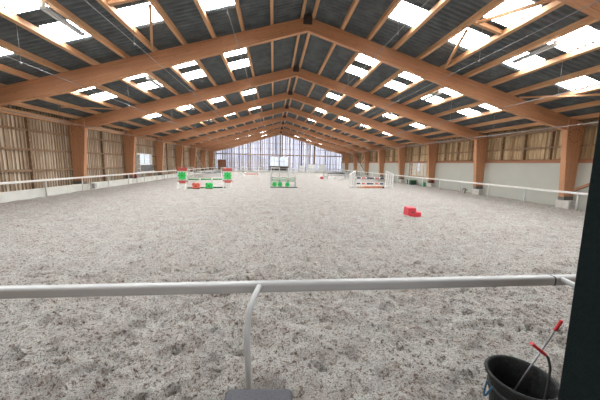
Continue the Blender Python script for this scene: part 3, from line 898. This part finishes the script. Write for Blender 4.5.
# three white boards leaning against the far wall
for (x0,x1,h,nm) in ((4.9,5.8,1.35,'narrow left'),(6.4,7.9,1.6,'wide middle'),(8.4,9.7,1.5,'wide right')):
    mb = MB(); M = Matrix.Translation((0, YF-.42, 0)) @ Matrix.Rotation(-.12, 4, 'X')
    mb.box(x0,x1,0,.05,0,h,M)
    tag(mb.build('white_board', M_white, bevel=.01), 'white board leaning on the slatted end wall, %s one' % nm, 'board', 'white boards at the end wall')
mb = MB(); mb.box(-9.95,-8.55,YF-.5,YF-.44,0,2.1)
for k in range(7): mb.box(-9.95+.2*k+.01,-9.95+.2*k+.19,YF-.515,YF-.495,.02,2.08)
tag(mb.build('timber_hoarding', M_band), 'brown plank panel standing at the left of the end wall', 'panel')

# mounting block
t = thing('mounting_block', 'red plastic two-step mounting block alone on the sand', 'step', (4.72, 8.60, 0), -.06)
mb = MB()
mb.prism([(-.22,-.02),(.235,-.02),(.23,.13),(.065,.135),(.055,.27),(-.205,.275)], -.19, .19); mb.build('body', M_redbr, t, bevel=.014)
mb = MB(); mb.box(-.195,.045,-.18,.18,.268,.284); mb.build('upper_tread', mat('red_tread', (.80,.10,.13), .6, bump=.3, bscale=90), t, bevel=.004)
mb = MB(); mb.box(.075,.22,-.18,.18,.126,.140); mb.build('lower_tread', bpy.data.materials['red_tread'], t, bevel=.004)
mb = MB(); mb.prism([(-.10,.12),(.0,.12),(.0,.15),(-.10,.15)], -.198, -.185); mb.build('handle_slot', M_dark, t)

# things along the right rail
t = thing('feed_trough', 'dark green plastic trough under the right rail', 'trough', (12.36, 23.0, 0), PI/2)
prof = [(-.34,.02),(.34,.02),(.44,.42),(.40,.42),(.31,.06),(-.31,.06),(-.40,.42),(-.44,.42)]
mb = MB(); mb.prism(prof, -.22, .22); mb.box(-.35,.35,-.22,-.19,.02,.41); mb.box(-.35,.35,.19,.22,.02,.41); mb.build('tub', M_dgreen, t)
mb = MB(); mb.box(-.47,.47,-.25,.25,.415,.44); mb.build('rim', M_poleg, t)
t = thing('jerry_can', 'small green can standing below the right rail', 'can', (12.22, 20.75, 0), .1)
mb = MB(); mb.box(-.10,.10,-.15,.15,-.02,.38); mb.build('body', mat('can_green', (.05,.36,.16), .45), t, bevel=.03)
mb = MB(); mb.lathe([(.03,.37),(.03,.43)], 12); mb.build('cap', M_dgreen, t)
mb = MB(); mb.tube([(0,.05,.37),(0,.07,.43),(0,.13,.43),(0,.14,.36)], .012, 8); mb.build('handle', M_dgreen, t)
t = thing('red_bucket', 'dark red bucket on the concrete block of the third right column', 'bucket', (12.47, 20.03, .36))
mb = MB(); mb.lathe([(.07,.0),(.095,.23),(.10,.24),(.09,.24),(.065,.03)], 18); mb.build('tub', mat('dark_red', (.20,.02,.02), .5), t)
mb = MB(); mb.tube([(-.092,0,.23),(-.08,0,.29),(0,0,.33),(.08,0,.29),(.092,0,.23)], .007, 6); mb.build('handle', M_steel, t)
t = thing('water_tap', 'dark metal standpipe with bent spouts beside the second right column', 'tap', (12.05, 15.75, 0))
mb = MB(); mb.tube([(0,0,-.05),(0,0,.36)], .03, 8); mb.build('pipe', M_dark, t)
mb = MB(); mb.tube([(0,0,.33),(-.10,0,.34),(-.16,0,.28),(-.16,0,.2)], .022, 8); mb.tube([(0,0,.2),(.10,0,.22),(.15,0,.30)], .022, 8); mb.build('spout', M_dark, t)
t = thing('fire_extinguisher', 'small dark red cylinder behind the left rail below the window', 'extinguisher', (-10.05, 20.75, .0))
mb = MB(); mb.lathe([(.10,-.02),(.115,.02),(.115,.50),(.07,.60),(.03,.63)], 16); mb.build('body', bpy.data.materials['dark_red'], t)
mb = MB(); mb.box(-.03,.03,-.06,.04,.62,.68); mb.build('valve', M_dark, t)
t = thing('valve_box', 'small grey box on the kickboard beside the second left column', 'box', (-9.80, 15.75, 0))
mb = MB(); mb.box(-.07,.07,-.10,.10,.10,.36); mb.build('body', M_greystand, t, bevel=.015)
mb = MB(); mb.tube([(0,0,-.1),(0,0,.10)], .02, 8); mb.build('pipe', M_greystand, t)

# ------------------------------------------------------------------ foreground: stool, bucket with tools, dark pillar
t = thing('stool', 'dark grey padded stool in front of the curved rail post', 'stool', (-.075, 1.112, 0), -.07)
mb = MB(); mb.box(-.173,.173,-.17,.17,.45,.50); mb.build('seat', M_stool, t, bevel=.024, seg=4)
mb = MB(); mb.box(-.16,.16,-.15,.15,.42,.449); mb.build('seat_frame', M_dark, t)
for x in (-.14,.14):
    for y in (-.13,.13):
        mb = MB(); mb.tube([(x*1.08,y*1.08,-.03),(x,y,.42)], .014, 8); mb.build('leg', M_dark, t)

BX, BY = 1.53, 1.35
t = thing('bucket', 'large black rubber bucket on the sand beside the dark pillar', 'bucket', (BX, BY, 0), .3)
mb = MB()
mb.lathe([(r*.885, z-.005) for r, z in [(.135,-.02),(.14,.0),(.178,.34),(.19,.375),(.206,.388),(.212,.402),(.205,.412),(.194,.410),(.186,.398),(.172,.34),(.154,.20),(.150,.185),(.134,.03),(.05,.022)]], 48)
mb.build('tub', M_black, t)
mb = MB(); mb.lathe([(.110,.020),(.113,.04)], 40); mb.build('muck', M_inside, t)
mb = MB(); mb.lathe([(r*.885,z-.005) for r,z in [(.172,.29),(.186,.295),(.187,.315),(.172,.32)]], 48, caps=False); mb.build('rib', M_black, t)
a0 = math.radians(172)-.3
mb = MB(); P = []
for k in range(9):
    u = k/8; a = a0 + .26*(u-.5)
    rr = .182 + .022*math.sin(PI*u); P.append((rr*math.cos(a), rr*math.sin(a), .34 - .085*math.sin(PI*u)))
mb.tube(P, .0055, 8); mb.build('rope_handle', M_rope, t)
# straight rod with red grip, leaning out of the bucket
t = thing('muck_fork', 'straight grey rod with red grip leaning in the black bucket', 'tool', (1.535, 1.45, .065))
A = Vector((0,0,0)); B = Vector((.228, -.09, .69)); 
pt = lambda u: A+(B-A)*u
mb = MB(); mb.tube([pt(0), pt(.90)], .0055, 10); mb.build('shaft', M_rod, t)
mb = MB(); mb.tube([pt(.895), pt(.90), pt(.995), pt(1.0)], .009, 12); mb.build('grip', M_grip, t)
t = thing('muck_scoop', 'bent dark handle with red grip standing in the black bucket', 'tool', (1.57, 1.28, .05))
O = Vector((1.57,1.28,.05))
P = [Vector(p)-O for p in ((1.57,1.28,.05),(1.592,1.26,.22),(1.596,1.25,.36),(1.598,1.25,.50),(1.590,1.25,.555),(1.565,1.25,.610),(1.53,1.25,.640))]
S = []
for i in range(len(P)-1):
    p0,p1,p2,p3 = P[max(i-1,0)],P[i],P[i+1],P[min(i+2,len(P)-1)]
    for k in range(4):
        u = k/4; S.append(.5*((2*p1)+(-p0+p2)*u+(2*p0-5*p1+4*p2-p3)*u*u+(-p0+3*p1-3*p2+p3)*u**3))
S.append(P[-1])
mb = MB(); mb.tube(S, .007, 10); mb.build('shaft', M_rodd, t)
g0, g1 = Vector((1.552,1.25,.622))-O, Vector((1.453,1.25,.698))-O
mb = MB(); mb.tube([g0, g0.lerp(g1,.05), g0.lerp(g1,.95), g1], .0095, 12); mb.build('grip', M_grip, t)

mb = MB(); mb.box(1.458, 1.98, .78, 1.08, -.1, 3.4, Matrix.Rotation(-.023, 4, 'Y'))
tag(mb.build('pillar', M_post, bevel=.008), 'dark green black pillar at the right edge beside the bucket', 'pillar')

# ------------------------------------------------------------------ outside, seen through slats and panes
t = thing('barn', 'tan shed standing outside beyond the slatted end wall', 'building', (-5.0, 68, 0))
mb = MB(); mb.box(-6,3,0,7,-.3,2.6); mb.build('wall', M_shed, t)
mb = MB(); mb.prism([(-6.4,2.55),(3.4,2.55),(3.0,2.75),(-1.5,4.0),(-6.0,2.75)], -.3, 7.3); mb.build('roof', M_shedroof, t)
t = thing('barn', 'tan shed standing outside beyond the right wall window', 'building', (24, 34, 0))
mb = MB(); mb.box(-2,6,-5,16,-.3,3.4); mb.build('wall', M_shed, t)
mb = MB(); mb.box(-2.4,6.4,-5.4,16.4,3.41,3.7); mb.build('roof', M_shedroof, t)
for k in range(5):
    mb = MB(); mb.box(-2.04,-2.001,-3.6+4*k,-2.2+4*k,.9,2.1); mb.build('window', M_white, t)

# ------------------------------------------------------------------ light: overcast sky through roof lights, slats and the doorway of the added near wall
w = bpy.data.worlds.new('World'); scene.world = w; w.use_nodes = True
nt = w.node_tree; bg = nt.nodes['Background']
tc = nt.nodes.new('ShaderNodeTexCoord'); sp = nt.nodes.new('ShaderNodeSeparateXYZ'); rp = nt.nodes.new('ShaderNodeValToRGB')
nt.links.new(tc.outputs['Generated'], sp.inputs[0]); nt.links.new(sp.outputs['Z'], rp.inputs['Fac']); nt.links.new(rp.outputs['Color'], bg.inputs['Color'])
rp.color_ramp.elements[0].position = 0; rp.color_ramp.elements[0].color = (.86,.89,.97,1)
rp.color_ramp.elements[1].position = .6; rp.color_ramp.elements[1].color = (1.8,1.85,1.98,1)
bg.inputs['Strength'].default_value = 1.0

# ------------------------------------------------------------------ camera
F_PX = 267.8912; PITCHA, YAW, ROLL = .1351, .1005, .0213
cam = bpy.data.cameras.new('camera'); co = bpy.data.objects.new('camera', cam); COL.objects.link(co)
cam.sensor_fit = 'HORIZONTAL'; cam.sensor_width = 36; cam.lens = F_PX/600*36; cam.clip_start = .05; cam.clip_end = 400
cp, sp_, cy, sy = math.cos(PITCHA), math.sin(PITCHA), math.cos(YAW), math.sin(YAW)
fwd = Vector((sy*cp, cy*cp, -sp_)); right = Vector((cy, -sy, 0)); up = right.cross(fwd)
R = right*math.cos(ROLL) + up*math.sin(ROLL); U = -right*math.sin(ROLL) + up*math.cos(ROLL)
M = Matrix((( R.x, U.x, -fwd.x, 0), (R.y, U.y, -fwd.y, 0), (R.z, U.z, -fwd.z, 1.6725), (0,0,0,1)))
co.matrix_world = M
scene.camera = co
scene.view_settings.view_transform = 'Standard'; scene.view_settings.look = 'None'
scene.view_settings.exposure = 0.4
scene.render.filter_size = 1.0; scene.view_settings.gamma = 1; scene.view_settings.use_curve_mapping = False
scene.cycles.use_denoising = True
scene.cycles.max_bounces = 10; scene.cycles.diffuse_bounces = 6; scene.cycles.transparent_max_bounces = 12
